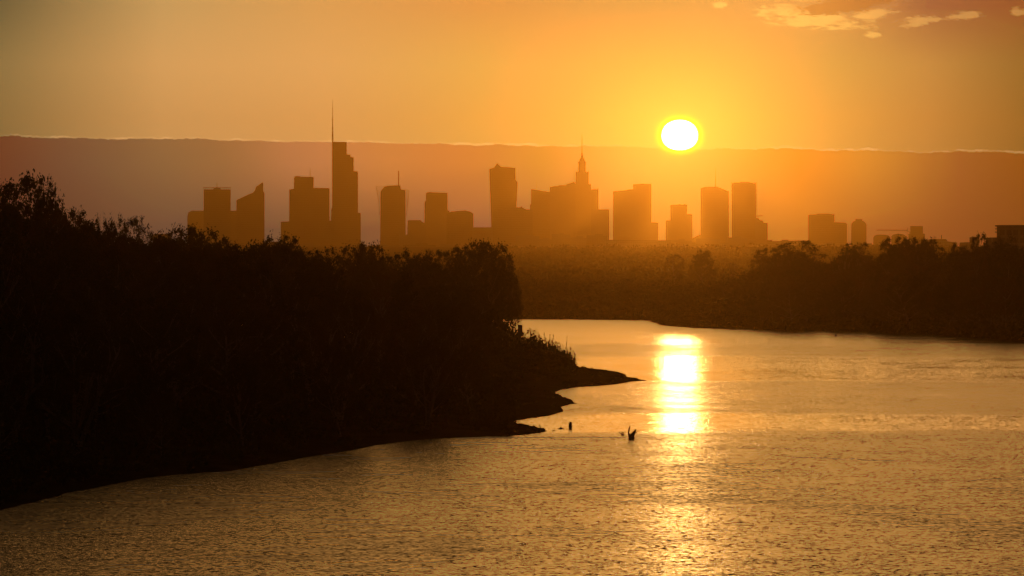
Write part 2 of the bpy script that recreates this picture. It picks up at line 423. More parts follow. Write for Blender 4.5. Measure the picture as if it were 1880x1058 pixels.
Q = np.stack([idx[:-1, :-1], idx[:-1, 1:], idx[1:, 1:], idx[1:, :-1]], -1).reshape(-1, 4).astype(np.int32)
me = bpy.data.meshes.new('ground')
me.vertices.add(len(V)); me.vertices.foreach_set('co', V.astype(np.float32).ravel())
me.loops.add(len(Q) * 4); me.loops.foreach_set('vertex_index', Q.ravel())
me.polygons.add(len(Q)); me.polygons.foreach_set('loop_start', np.arange(0, len(Q) * 4, 4, dtype=np.int32))
me.polygons.foreach_set('use_smooth', np.ones(len(Q), bool))
me.update(calc_edges=True)
tag(link('ground', me, M_SOIL), 'low dark river banks and flood plain', None, None, 'structure')
def gz(x, y): return float(ground_z(np.array([x]), np.array([y]))[0])

# ---------------------------------------------------------------- trees
def leaf_quads(rng, C, size, flat=.0):
    n = len(C)
    a = rng.normal(size=(n, 3)); a /= np.linalg.norm(a, axis=1)[:, None]
    b = rng.normal(size=(n, 3)); b -= (a * b).sum(1)[:, None] * a; b /= np.linalg.norm(b, axis=1)[:, None]
    s = size * rng.uniform(.55, 1.35, n)[:, None]
    a = a * s; b = b * s * .62
    return np.stack([C + a, C + b, C - a, C - b], 1)
def branch_tree(seed, H, W, style):
    """returns (wood MB, leaf centres): a trunk that forks into limbs, branches and twigs"""
    rng = np.random.default_rng(seed); mb = MB(); tips = []
    def seg(p, d, L, r, steps=3, bend=.25, up=.0):
        pts = [np.array(p, float)]; d = np.array(d, float)
        for i in range(steps):
            d = d + rng.normal(0, bend / steps, 3); d[2] += up / steps; d /= np.linalg.norm(d)
            pts.append(pts[-1] + d * L / steps)
        for i in range(steps):
            mb.frus(pts[i], r * (1 - .75 * i / steps), pts[i + 1], r * (1 - .75 * (i + 1) / steps), 5)
        return pts, d
    tr = .022 * H
    n_main = {'multi': 3, 'tuft': 5}.get(style, 1)
    if style == 'tuft': style = 'multi'
    for mstem in range(n_main):
        lean = rng.normal(0, .10 if n_main == 1 else .28, 2)
        tp, td = seg((rng.normal(0, .02 * H) * (n_main > 1), 0, -.6), (lean[0], lean[1], 1), H * rng.uniform(.72, .8), tr, 6, .22)
        nl = {'round': 13, 'tall': 14, 'broad': 14, 'bare': 11, 'multi': 6}[style]
        for k in range(nl):
            f = (k + .6) / nl
            f0 = {'round': .22 + .76 * f, 'tall': .15 + .83 * f, 'broad': .28 + .70 * f, 'bare': .30 + .68 * f, 'multi': .2 + .78 * f}[style]
            q = f0 * (len(tp) - 1); i = min(int(q), len(tp) - 2); p = tp[i] + (tp[i + 1] - tp[i]) * (q - i)
            a = k * 2.4 + rng.uniform(-.5, .5)
            rise = {'round': .55, 'tall': 1.3, 'broad': .35, 'bare': .9, 'multi': .8}[style] * (.6 + 1.2 * f)
            L = W * .5 * (1.0 - .45 * abs(f - .35)) * rng.uniform(.8, 1.15)
            lp, ld = seg(p, (math.cos(a), math.sin(a), rise), L * (1 + .3 * rise), tr * .42 * (1.1 - .6 * f), 4, .5, .25)
            for b in range(5 if style != 'bare' else 7):
                q2 = rng.uniform(.25, 1.0) * (len(lp) - 1); i2 = min(int(q2), len(lp) - 2); p2 = lp[i2] + (lp[i2 + 1] - lp[i2]) * (q2 - i2)
                dirv = ld + rng.normal(0, .75, 3); dirv[2] = abs(dirv[2]) * .7 + .15
                bp, bd = seg(p2, dirv, L * rng.uniform(.3, .55), tr * .13, 3, .5, .1)
                tips.append(bp[-1]); tips.append(bp[-2])
                if style == 'bare':
                    for c in range(4):
                        cp, cd = seg(bp[rng.integers(1, 4)], bd + rng.normal(0, .6, 3) + (0, 0, .4), L * rng.uniform(.12, .3), tr * .06, 2, .4)
                        tips.append(cp[-1])
    return mb, np.array(tips), rng
def make_kind(seed, H, W, style, n_leaf, cl, leaf, keep=1.0, base=.10):
    mb, tips, rng = branch_tree(seed, H, W, style)
    bare = style == 'bare'
    z0, z1 = (base * H, 1.0 * H); cz = (z0 + z1) / 2; rz = (z1 - z0) / 2; rw = W / 2
    # lumps round the crown make its outline uneven
    ld = rng.normal(size=(14, 3)); ld /= np.linalg.norm(ld, axis=1)[:, None]; la = rng.uniform(-.20, .16, 14)
    def env(dirs):
        return 1 + (la * np.exp(-(1 - dirs @ ld.T) * 9)).sum(1)
    def fit(p, lim):
        q = (p - (0, 0, cz)) / (rw, rw, rz); r = np.linalg.norm(q, axis=1) + 1e-6; d = q / r[:, None]
        k = np.minimum(1, lim * env(d) / r); return (0, 0, cz) + q * k[:, None] * (rw, rw, rz)
    mb.v = [tuple(p) if p[2] < .3 * H else tuple(q) for p, q in zip(mb.v, fit(np.array(mb.v), .95 if bare else .90))]
    tips = fit(tips, .90)
    if not bare:
        n2 = 230; d = rng.normal(size=(n2, 3)); d /= np.linalg.norm(d, axis=1)[:, None]; d[:, 2] = np.where(d[:, 2] < -.6, -d[:, 2], d[:, 2])
        q = d * (rng.uniform(.45, .93, n2) * env(d))[:, None]
        tips = np.concatenate([tips, (0, 0, cz) + q * (rw, rw, rz)])
    if keep < 1: tips = tips[rng.random(len(tips)) < keep]
    rad = H * cl * rng.uniform(.5, 1.15, len(tips)) * (1 if bare else .62)
    per = max(3, int(n_leaf / len(tips)))
    C = []
    for t, r in zip(tips, rad):
        k = int(per * rng.uniform(.4, 1.7))
        v = rng.normal(size=(k, 3)); v /= np.linalg.norm(v, axis=1)[:, None]
        v *= np.minimum(np.abs(rng.normal(0, .62, k)), 1.15)[:, None] * r; v[:, 2] *= .8
        C.append(t + v)
    C = np.concatenate(C)
    C[:, 2] = np.maximum(C[:, 2], .4)
    V = leaf_quads(rng, C, leaf)
    me_c = quad_mesh('crown', V)
    wood = bpy.data.meshes.new('trunk'); wood.from_pydata(mb.v, [], mb.f); wood.update(); wood.materials.append(M_BARK)
    top = np.percentile(C[:, 2], 99.0)
    return dict(crown=me_c, wood=wood, top=float(top), half=float(np.percentile(np.abs(C[:, 0]), 98)))
KIND = {}
def kinds():
    spec = [('willow_a', 3, 20, 15, 'round', 24000, .10, .16, 0), ('willow_b', 5, 20, 16, 'multi', 24000, .105, .16, 1), ('poplar', 8, 24, 10, 'tall', 16000, .075, .17, 0),
            ('broad_a', 11, 18, 18, 'broad', 24000, .115, .16, 1), ('broad_b', 14, 20, 16, 'round', 19000, .088, .16, 2), ('bare_a', 17, 18, 13, 'bare', 3500, .045, .12, 2),
            ('bare_b', 21, 20, 14, 'bare', 8000, .05, .13, 1), ('tuft', 25, 22, 14, 'tuft', 15000, .07, .16, 0), ('high', 41, 20, 13, 'broad', 14000, .10, .16, 1)]
    for n, sd_, H, W, st, nl, cl, lf, mi in spec:
        k = make_kind(sd_, H, W, st, nl, cl, lf, base=.44 if n == 'high' else .10); k['crown'].materials.append(M_LEAF[mi]); KIND[n] = k
    # low bushes: many stems from the ground
    for n, sd_, mi in (('bush_a', 31, 0), ('bush_b', 33, 1)):
        rng = np.random.default_rng(sd_); mb = MB(); C = []
        for s in range(16):
            a = rng.uniform(0, 6.28); L = rng.uniform(1.8, 3.6); d = np.array([math.cos(a) * .6, math.sin(a) * .6, 1.1]); d /= np.linalg.norm(d)
            p0 = np.array([rng.normal(0, .2), rng.normal(0, .2), -.2]); p1 = p0 + d * L
            mb.frus(p0, .035, p1, .01, 4)
            for t in np.linspace(.25, 1, 6):
                k = 26; C.append(p0 + d * L * t + rng.normal(0, .33, (k, 3)))
        C = np.concatenate(C); C[:, 2] = np.maximum(C[:, 2], .05)
        me_c = quad_mesh('foliage', leaf_quads(rng, C, .13)); me_c.materials.append(M_LEAF[mi])
        wood = bpy.data.meshes.new('stems'); wood.from_pydata(mb.v, [], mb.f); wood.update(); wood.materials.append(M_BARK)
        KIND[n] = dict(crown=me_c, wood=wood, top=float(np.percentile(C[:, 2], 99)), half=2.0)
kinds()
RNG = random.Random(4)
n_tree = [0]; LAST = [None]; ANON = []
def plant(name, kind, x, y, H, label, cat, group, widen=1.0, rot=None):
    k = KIND[kind]; s = H / k['top']
    o = bpy.data.objects.new(name, None); COL.objects.link(o); o.empty_display_size = 1
    o.location = (x, y, gz(x, y)); o.rotation_euler = (0, 0, RNG.uniform(0, 6.28) if rot is None else rot)
    o.scale = (s * widen, s * widen, s)
    tag(o, label, cat, group)
    bush = kind.startswith('bush')
    link('stems' if bush else 'trunk', k['wood'], None, o); link('foliage' if bush else 'crown', k['crown'], None, o)
    n_tree[0] += 1; LAST[0] = o
    return o
def tree_px(kind, px, top, D, label, cat='tree', group=None, widen=1.0, name='tree', rot=None):
    x, y, z = at(px, top, D); h = z - gz(x, y)
    return plant(name, kind, x, y, max(h, 1.0), label, cat, group, widen, rot)

prof_L = [(-200, 345), (0, 345), (45, 334), (95, 350), (108, 380), (135, 396), (160, 404), (190, 416), (215, 418), (245, 415), (272, 418), (283, 440), (315, 442), (345, 430), (380, 442), (420, 450), (470, 446),
          (520, 442), (560, 452), (620, 456), (670, 455), (700, 460), (732, 468), (750, 476), (790, 470), (815, 472), (832, 465), (860, 462), (885, 455), (905, 460), (930, 500), (950, 560)]
prof_R = [(1320, 500), (1345, 505), (1380, 488), (1400, 468), (1440, 455), (1470, 452), (1495, 464), (1520, 482), (1540, 468), (1580, 453), (1600, 464), (1615, 474), (1628, 455), (1650, 448), (1690, 448), (1715, 460), (1740, 465),
          (1760, 457), (1785, 446), (1800, 438), (1815, 446), (1880, 444), (2100, 440)]
def prof(p, x): return float(np.interp(x, [q[0] for q in p], [q[1] for q in p]))
# --- trees one can tell apart on the left skyline
LG = None
single_left = [
    ('broad_b', 48, 331, 455, .56, 'tallest tree at the left edge, upright loose crown above the whole wood'),
    ('willow_b', -20, 338, 440, .5, 'tall tree cut by the left edge beside the tallest tree'),
    ('willow_a', 86, 348, 470, .28, 'narrow shoulder tree just right of the tallest tree at the left edge'),
    ('broad_b', 138, 392, 560, .40, 'rounded airy tree on the slope of the skyline below the tallest tree'),
    ('willow_a', 180, 411, 560, .3, 'small low tree in the skyline dip between the airy tree and the bare one'),
    ('willow_a', 216, 411, 560, .3, 'small dense tree directly left of the thin bare one'),
    ('bare_b', 248, 403, 560, .42, 'thin tree with bare crooked twigs standing out of the left skyline'),
    ('broad_a', 345, 422, 640, .62, 'dome shaped tree below the first pair of towers'),
    ('willow_a', 300, 440, 540, .5, 'low tree between the thin bare tree and the dome shaped tree'),
    ('willow_b', 395, 444, 590, .6, 'flat topped tree in front of the mast tower at the skyline left'),
    ('willow_a', 520, 440, 620, .7, 'slightly raised tree in front of the stepped tower without spire'),
    ('broad_a', 672, 452, 640, .6, 'raised crown right of the tallest tower foot'),
    ('willow_a', 742, 468, 650, .55, 'low shoulder tree closing the dip below the lattice winged tower'),
    ('willow_b', 762, 475, 660, .5, 'lowest tree of the left skyline, just left of the half bare pair'),
    ('bare_b', 790, 462, 690, .7, 'half bare tree with upright twigs below the square tower'),
    ('bare_b', 820, 464, 700, .5, 'second half bare tree, right beside the first one below the square tower'),
    ('broad_b', 845, 457, 690, .5, 'thin leaved tree touching the big end tree of the left wood'),
    ('broad_a', 884, 448, 680, .62, 'big round tree that ends the left wood towards the river'),
    ('willow_a', 912, 484, 676, .50, 'lower tree leaning out right of the big end tree'),
    ('high', 932, 504, 692, .50, 'small overhanging tree on the outermost edge of the left wood'),
    ('high', 945, 524, 700, .34, 'lowest leaning tree beyond the outermost edge of the left wood'),
    ('willow_a', 896, 560, 668, .55, 'short leafy tree under the outermost edge of the left wood'),
]
for k, px, top, D, wd, lab in single_left: tree_px(k, px, top, D, lab, 'tree', 'trees of the left wood', wd)
# --- the rest of the left wood
cnt = 0
yy = 322.0
while yy < 700:
    step = 8.5 + (yy - 322) * .012
    xx = -.145 * yy - 6
    while xx < 25:
        x = xx + RNG.uniform(-2.5, 2.5); y = yy + RNG.uniform(-4, 4)
        xx += step
        px = 940 + F * x / y
        dist = float(sdf(np.array([x]), np.array([y]), near)[0])
        if dist < 5.5 or px > 870 or px < -75: continue
        front = dist < 26
        if not front and yy > 400 and RNG.random() < .35: continue
        wd_ = RNG.uniform(.62, .9); rp = F * 6.5 * wd_ / y
        lim = max(prof(prof_L, px + f_ * rp) for f_ in (-.8, -.4, 0, .4, .8)) + RNG.choice((4, 9, 14, 22, 34))
        top_z = at(px, lim, y)[2]
        H = min(top_z, 25) - gz(x, y)
        if front: H *= RNG.uniform(.45, .95) * min(1, .35 + dist / 26)
        if px > 800: H *= .9
        kd = RNG.choice(('willow_a', 'willow_b', 'broad_a', 'broad_b', 'poplar', 'tuft', 'willow_a', 'broad_a'))
        if px > 845 and kd in ('broad_a',): kd = 'willow_a'
        plant('tree', kd, x, y, max(H, 4), None, 'tree', 'trees of the left wood', wd_)
        ANON.append((LAST[0], 'L', 'front' if front else ('skyline' if top_z > 21.5 else 'middle'), px)); cnt += 1
    yy += step * 1.55
# --- the far bank
single_far = [
    ('bare_b', 1240, 468, 1850, .9, 'fan shaped nearly bare tree in the glow under the sun'),
    ('willow_a', 1290, 462, 1750, .8, 'dense round tree in the glow under the sun, right of the fan shaped one'),
    ('bare_b', 1345, 483, 1900, .7, 'faint bare tree in the haze between the dense round tree and the large crown'),
    ('broad_b', 1412, 458, 1290, .9, 'left half of the large crown in front of the twin towers'),
    ('bare_b', 1466, 444, 1230, 1.35, 'large feathery crown right of the twin towers foot'),
    ('tuft', 1556, 450, 1130, .7, 'jagged topped tree below the stepped block pair'),
    ('bare_b', 1580, 447, 1140, .6, 'tree with spiky top below the short capped tower'),
    ('willow_a', 1648, 440, 1060, .75, 'dark flat crown below the construction crane'),
    ('broad_a', 1694, 441, 1050, .75, 'broad dark crown right of the crane mast'),
    ('willow_b', 1762, 452, 1020, .5, 'low crown left of the small ball shaped tree top'),
    ('broad_b', 1800, 433, 990, .38, 'ball shaped tree top near the flat roofed building'),
    ('willow_a', 1850, 440, 960, .6, 'black tree in front of the flat roofed building'),
]
for k, px, top, D, wd, lab in single_far: tree_px(k, px, top, D, lab, 'tree', 'trees of the far bank', wd)
for px in range(1345, 1990, 15):
    for row in range(3):
        q = px + RNG.uniform(-8, 8)
        _, sy = P(q, float(np.interp(q, [1290, 1420, 1560, 1700, 1880, 2000], [603, 606, 608.5, 614.5, 625, 632])))
        D = sy + (7, 45, 110)[row] + RNG.uniform(0, 22)
        top = prof(prof_R, q) + (RNG.uniform(50, 90), RNG.uniform(28, 50), RNG.uniform(10, 26))[row]
        if q < 1420: top = max(top, (560, 525, 500)[row] - RNG.uniform(0, 12))
        tree_px(RNG.choice(('willow_a', 'willow_b', 'broad_a', 'broad_b', 'willow_a')), q, top, D,
                None, 'tree', 'trees of the far bank', RNG.uniform(.75, 1.1))
        ANON.append((LAST[0], 'R', ('front', 'middle', 'skyline')[row], q))
for px in range(950, 1345, 21):
    for row in range(3):
        q = px + RNG.uniform(-8, 8)
        D = (1420, 1650, 1900)[row] + RNG.uniform(-60, 60)
        if q > 1210 and row == 0: D -= 60
        top = (536, 524, 514)[row] + RNG.uniform(-9, 12)
        if q > 1210: top -= 4 if row else -4
        tree_px(RNG.choice(('willow_a', 'willow_b', 'broad_a', 'broad_b')), q, top, D,
                None, 'tree', 'trees of the far treeline', RNG.uniform(1.1, 1.5))
        ANON.append((LAST[0], 'F', ('front', 'middle', 'skyline')[row], q))
MARKS = {'L': [(0, 'cut by the left edge'), (100, 'below the tallest tree'), (165, 'below the airy tree on the slope'), (275, 'below the thin bare tree'), (370, 'below the dome shaped tree'), (430, 'below the railed tower'),
               (500, 'below the sail shaped tower'), (608, 'below the broad stepped tower'), (675, 'below the tallest tower'), (760, 'below the lattice winged tower'), (830, 'below the square tower'), (9999, 'at the wood end by the river')],
         'F': [(1005, 'below the bent tower'), (1120, 'below the spired palace'), (1215, 'below the slab tower'), (1280, 'under the sun'), (9999, 'below the close tower pair')],
         'R': [(1440, 'below the close tower pair'), (1500, 'below the feathery crown'), (1560, 'below the wide lone block'), (1600, 'below the short capped tower'), (1670, 'below the crane jib'), (1760, 'right of the crane mast'), (1830, 'below the ball shaped tree top'), (1885, 'below the flat roofed building'), (9999, 'beyond the right edge')]}
ROWS = {'L': {'front': 'dark waterside tree', 'middle': 'black inner wood tree', 'skyline': 'dark left skyline tree'},
        'F': {'front': 'low nearest treeline tree', 'middle': 'hazy mid treeline tree', 'skyline': 'faint topmost treeline tree'},
        'R': {'front': 'small tree at the right bank foot', 'middle': 'dark mid right bank tree', 'skyline': 'dark right bank skyline tree'}}
NTH = ['leftmost'] + [w + ' from left' for w in 'second third fourth fifth sixth seventh eighth ninth tenth eleventh twelfth thirteenth fourteenth fifteenth sixteenth seventeenth eighteenth nineteenth twentieth'.split()]
_ = ['leftmost', 'second from left', 'third from left', 'fourth from left', 'fifth from left', 'sixth from left', 'seventh from left', 'eighth from left', 'ninth from left', 'tenth from left', 'eleventh from left', 'twelfth from left', 'thirteenth from left', 'fourteenth from left', 'fifteenth from left']
buckets = {}
for o, area, row, q in ANON:
    mk = next(n for lim, n in MARKS[area] if q < lim)
    buckets.setdefault((area, row, mk), []).append((q, o))
for (area, row, mk), lst in buckets.items():
    lst.sort(key=lambda t: t[0])
    for i, (q, o) in enumerate(lst):
        o['label'] = ROWS[area][row] + ' ' + mk + (', ' + NTH[min(i, 19)] if len(lst) > 1 else '')

# ---------------------------------------------------------------- growth nobody could count
def scatter_mass(name, pts, hs, leaf, per, seed, m, label, spread=1.0):
    rng = np.random.default_rng(seed); C = []
    for (x, y), h in zip(pts, hs):
        z0 = gz(x, y); k = per
        v = rng.normal(size=(k, 3)); v /= np.linalg.norm(v, axis=1)[:, None]; v *= (rng.random(k) ** .4)[:, None]
        c = np.stack([x + v[:, 0] * h * .75 * spread, y + v[:, 1] * h * .75 * spread, z0 + (v[:, 2] * .5 + .5) * h], 1); C.append(c)
    C = np.concatenate(C)
    return tag(link(name, quad_mesh(name, leaf_quads(rng, C, leaf)), m), label, None, None, 'stuff')
pts, hs = [], []
r2 = np.random.default_rng(9)
cand = np.stack([r2.uniform(-130, 40, 9000), 305 + 500 * r2.random(9000) ** 1.2], 1)
dn = sdf(cand[:, 0], cand[:, 1], near)
cand2 = np.stack([r2.uniform(-12, 24, 2600), r2.uniform(425, 700, 2600)], 1)
cand2 = cand2[(940 + F * cand2[:, 0] / cand2[:, 1]) > 900]
cand = np.concatenate([cand, cand2]); dn = sdf(cand[:, 0], cand[:, 1], near)
for i in range(260):
    D = r2.uniform(705, 790); q = r2.uniform(540, 915); pts.append(((q - 940) / F * D, D)); hs.append(r2.uniform(5, 8))
for (x, y), d in zip(cand, dn):
    px = 940 + F * x / y
    if px < -120 or d < (1.2 if px < 900 else .15): continue
    if d > 30 and r2.random() < .6: continue
    # the bare sand spits stay low
    e = 4 if px < 880 else 0
    h = min(.5 + d * .30, 5.0) * r2.uniform(.6, 1.2)
    if px > 1045 or (px > 935 and y < 600):
        if r2.random() < .8 or d < .5: continue
        h = r2.uniform(.06, .22)
    elif 880 < px <= 1045:
        lim_y = float(np.interp(px, [880, 930, 950, 1000, 1030, 1055], [560, 596, 628, 644, 655, 668]))
        h = min(h, max(.25, at(px, lim_y, y)[2] - gz(x, y)))
        if y > 730: h = min(h, .8)
    pts.append((x, y)); hs.append(h)
print('undergrowth clumps', len(pts), 'trees', n_tree[0])
scatter_mass('undergrowth', pts, hs, .20, 46, 2, M_LEAF[0], 'dark undergrowth filling the left bank')
# scrub at the foot of the far bank
pts, hs = [], []
for i in range(2400):
    q = r2.uniform(935, 2000)
    sy = P(q, float(np.interp(q, [940, 1192, 1216, 1290, 1420, 1560, 1700, 1880, 2000], [586, 588.5, 597, 603, 606, 608.5, 614.5, 625, 632])))[1]
    dd_ = r2.random() ** 1.5 * 420
    D = sy + 2.5 + dd_
    h = min(1.2 + dd_ * .045, 8) * r2.uniform(.7, 1.25)
    if q > 1340: h = min(1.8 + dd_ * .16, 11) * r2.uniform(.7, 1.3)
    x = (q - 940) / F * D
    pts.append((x, D)); hs.append(h)
scatter_mass('riverside_scrub', pts, hs, .42, 60, 3, M_LEAF[1], 'scrub along the foot of the far bank', 1.3)
# the woods and gardens between the river and the city
pts, hs = [], []
for i in range(2600):
    D = 1900 + 2900 * r2.random() ** 1.2
    q = r2.uniform(880, 1900)
    x = (q - 940) / F * D
    pts.append((x, D)); hs.append(r2.uniform(7, 13) * (1 if D > 2600 else .85))
scatter_mass('distant_woodland', pts, hs, 1.5, 34, 5, M_LEAF[0], 'hazy woodland between the river and the city', 1.2)
# reeds on the point of the left bank
rng = np.random.default_rng(12); mbq = []
for i in range(1500):
    px = rng.uniform(935, 1056); lim_y = float(np.interp(px, [935, 960, 1000, 1025, 1056], [618, 626, 634, 648, 664]))
    D = rng.uniform(640, 705); x = (px - 940) / F * D
    if float(sdf(np.array([x]), np.array([D]), near)[0]) < .6: continue
    z0 = gz(x, D); zt = at(px, lim_y, D)[2] + (rng.exponential(.45) if rng.random() < .4 else rng.uniform(-1.6, .2)); h = np.clip(zt - z0, .4, 5.5)
    lean = rng.normal(0, .14, 2) * h; wdt = .035
    a = rng.uniform(0, 3.14); dx, dy = wdt * math.cos(a), wdt * math.sin(a)
    b0 = np.array([x, D, z0]); t = b0 + (lean[0], lean[1], h)
    mbq.append([b0 + (dx, dy, 0), b0 - (dx, dy, 0), t - (dx * .5, dy * .5, 0), t + (dx * .5, dy * .5, 0)])
    for l in range(5):
        p = b0 + (t - b0) * rng.uniform(.35, 1.0); q = p + rng.normal(0, .16, 3) + (0, 0, .18); o = np.array([dy, dx, .05])
        mbq.append([p - o, p + o, q + o * .4, q - o * .4])
    if rng.random() < .5:
        o = np.array([.06, .03, 0]); mbq.append([t - o - (0, 0, .12), t + o - (0, 0, .12), t + o + (0, 0, .3), t - o + (0, 0, .3)])
tag(link('reeds', quad_mesh('reeds', np.array(mbq)), M_REED), 'tall reeds on the point of the left bank', None, None, 'stuff')
# a few bushes at the water's edge
for k, px, py, wd, hh, lab in [
    ('bush_b', 905, 778, 1.0, 1.0, 'low grassy bush on the nearest sand spit'), ('bush_a', 940, 779, 1.0, .8, 'small bush at the outer end of the nearest sand spit'),
    ('bush_a', 1010, 668, .9, 3.6, 'dense shrub beside the reeds on the wooded point'), ('bush_b', 1036, 670, .9, 2.4, 'last low shrub before the long sand spit'),
    ('bush_a', 962, 690, 1.0, 6.0, 'tall shrub at the foot of the outermost tree'), ('bush_b', 985, 700, 1.0, 3.8, 'rounded shrub behind the middle spit')]:
    x, y = P(px, py); plant('bush', k, x, y, hh, lab, 'bush', 'bushes at the water edge of the left bank', wd)
for i, (px, D, hh) in enumerate([(838, 676, 9), (858, 690, 8), (876, 664, 9), (892, 694, 8), (900, 672, 7.5), (908, 700, 6.5), (916, 690, 6), (925, 686, 5)]):
    plant('bush', ('bush_a', 'bush_b')[i % 2], (px - 940) / F * D, D, hh, 'tall shrub in the thicket under the end of the left wood, ' + ('first', 'second', 'third', 'fourth', 'fifth', 'sixth', 'seventh', 'last')[i] + ' from the left', 'bush', 'shrubs under the end of the left wood', .75)

# ---------------------------------------------------------------- the board, the stumps, the buoy
x0, y0, z0 = at(955, 607, 640)
zb = gz(x0, y0)
pm = 640 / F
t = empty('river_sign', (x0, y0, zb), 'dark upright rectangular board standing out of the foliage over the water', 'sign')
MB().prism([(-4.4 * pm, z0 - zb - 10.5 * pm), (4.4 * pm, z0 - zb - 10.5 * pm), (4.4 * pm, z0 - zb + 10.5 * pm), (-4.4 * pm, z0 - zb + 10.5 * pm)], -.04, .04).build('board', M_SIGN, t)
mb = MB(); mb.frus((0, .10, -.5), .06, (0, .10, z0 - zb + 9 * pm), .06, 8); mb.build('post', M_DARKSTEEL, t)
mb = MB(); mb.box(-3.9 * pm, 3.9 * pm, .043, .075, z0 - zb + 5 * pm, z0 - zb + 6 * pm).box(-3.9 * pm, 3.9 * pm, .043, .075, z0 - zb - 6 * pm, z0 - zb - 5 * pm); mb.build('bracket', M_DARKSTEEL, t)

def wood_piece(name, px, py, label, cat, segs, group=None):
    x, y = P(px, py); s = y / F
    t = MB()
    for (ax, az_), ra, (bx, bz), rb, dy in segs:
        t.frus((ax * s, 0, az_ * s), ra * s, (bx * s, dy * s, bz * s), rb * s, 7)
    o = t.build(name, M_WOOD, None, (x, y, 0)); tag(o, label, cat, group); return o
t = empty('dead_tree_stump', (*P(1159, 806), 0), 'forked dead tree stump sticking up from the river left of the sun glitter', 'driftwood')
s = P(1159, 806)[1] / F
mb = MB()
for (ax, az_), ra, (bx, bz), rb, dy in [((1, -6), 7, (0, 5), 5.2, 0), ((0, 3), 5.2, (3, 9), 3.6, 1), ((3, 8), 3.4, (6, 13), 3.0, 2), ((6, 13), 2.8, (9, 18), .7, 3), ((-3, 3), 2.6, (-5, 14), 1.7, -1)]:
    mb.frus((ax * s, 0, az_ * s), ra * s, (bx * s, dy * s * .4, bz * s), rb * s, 8)
mb.build('stump', M_WOOD, t)
mb = MB()
for (ax, az_), ra, (bx, bz), rb in [((-5, 12), 1.7, (-3.4, 20), 1.3), ((-3.4, 20), 1.3, (-2.6, 24), .4)]: mb.frus((ax * s, -.04, az_ * s), ra * s, (bx * s, -.04, bz * s), rb * s, 7)
mb.build('branch', M_WOOD, t)
mb = MB(); mb.frus((7 * s, .1, 11 * s), 1.0 * s, (11 * s, .1, 13 * s), .6 * s, 6); mb.frus((11 * s, .1, 13 * s), .6 * s, (15.5 * s, .1, 17 * s), .3 * s, 6)
mb.build('branch', M_WOOD, t)
t = empty('mooring_post', (*P(1047, 787), 0), 'short upright wooden post alone in the water off the nearest spit', 'post')
s = P(1047, 787)[1] / F
mb = MB(); mb.frus((0, 0, -4 * s), 3.3 * s, (0, 0, 4 * s), 3.2 * s, 9); mb.frus((0, 0, 4 * s), 3.2 * s, (.4 * s, 0, 10 * s), 2.8 * s, 9); mb.frus((.4 * s, 0, 10 * s), 2.8 * s, (.6 * s, 0, 12.4 * s), 1.7 * s, 9)
mb.build('shaft', M_WOOD, t)
wood_piece('driftwood', 1030, 788, 'small pointed lump of driftwood left of the upright post', 'driftwood', [((-5, 0), 1.2, (1, 1.5), 1.6, 0), ((0, 0), 2, (-1, 4), .8, 1), ((0, 1), 1.3, (6, .5), .7, 0)])
wood_piece('driftwood', 1142, 799, 'two thin crossed twigs poking out left of the forked stump', 'driftwood', [((1, -1), .9, (-6, 6), .55, 0), ((3, -1), 1.0, (-1, 4), .6, 1), ((2, -1), .8, (0, 5), .4, 1), ((0, 5), .5, (4, 6), .3, 1), ((4, 0), .7, (2, 5), .3, 2), ((-4, -1), .5, (-8, 1), .3, 0)])
wood_piece('driftwood', 994, 792, 'tangled snag with raised twigs at the tip of the nearest spit', 'driftwood', [((-12, 1), 2.2, (-3, 5), 1.6, 0), ((-3, 5), 1.8, (3, 4), 1.2, 0), ((-1, 4), 1.2, (-4, 12), .5, 0), ((-12, 4), 1.2, (-18, 10), .5, 0), ((1, 1), 2.4, (10, 0), 1.0, 1), ((3, 4), 1, (5, 7), .6, 1)])
wood_piece('driftwood', 1017, 791, 'tiny floating stick beyond the snag at the spit tip', 'driftwood', [((-3, .4), .7, (3, .6), .5, 0)])
wood_piece('driftwood', 1120, 706, 'thin stranded branch lying on the long sand spit', 'driftwood', [((-9, 1), .8, (4, 2), .6, 0), ((4, 2), .6, (9, 5), .3, 0), ((0, 1.6), .5, (2, 6), .25, 1)])
wood_piece('driftwood', 1046, 741, 'short stranded log on the tip of the middle spit', 'driftwood', [((-6, 1), 1.3, (5, 1.6), 1.0, 0), ((3, 1.6), .6, (6, 5), .3, 0)])
# the small float far out on the right
xb, yb = P(1534, 618)
t = empty('river_buoy', (xb, yb, 0), 'tiny dark buoy floating near the far right bank', 'buoy')
s = yb / F
MB().lathe(0, 0, [(1.2 * s, -.3), (2.2 * s, -.1), (2.3 * s, .25), (1.6 * s, .5)], 12).build('float', M_SIGN, t)
MB().frus((0, 0, .5), .10, (0, 0, .95), .07, 8).build('topmark', M_SIGN, t)

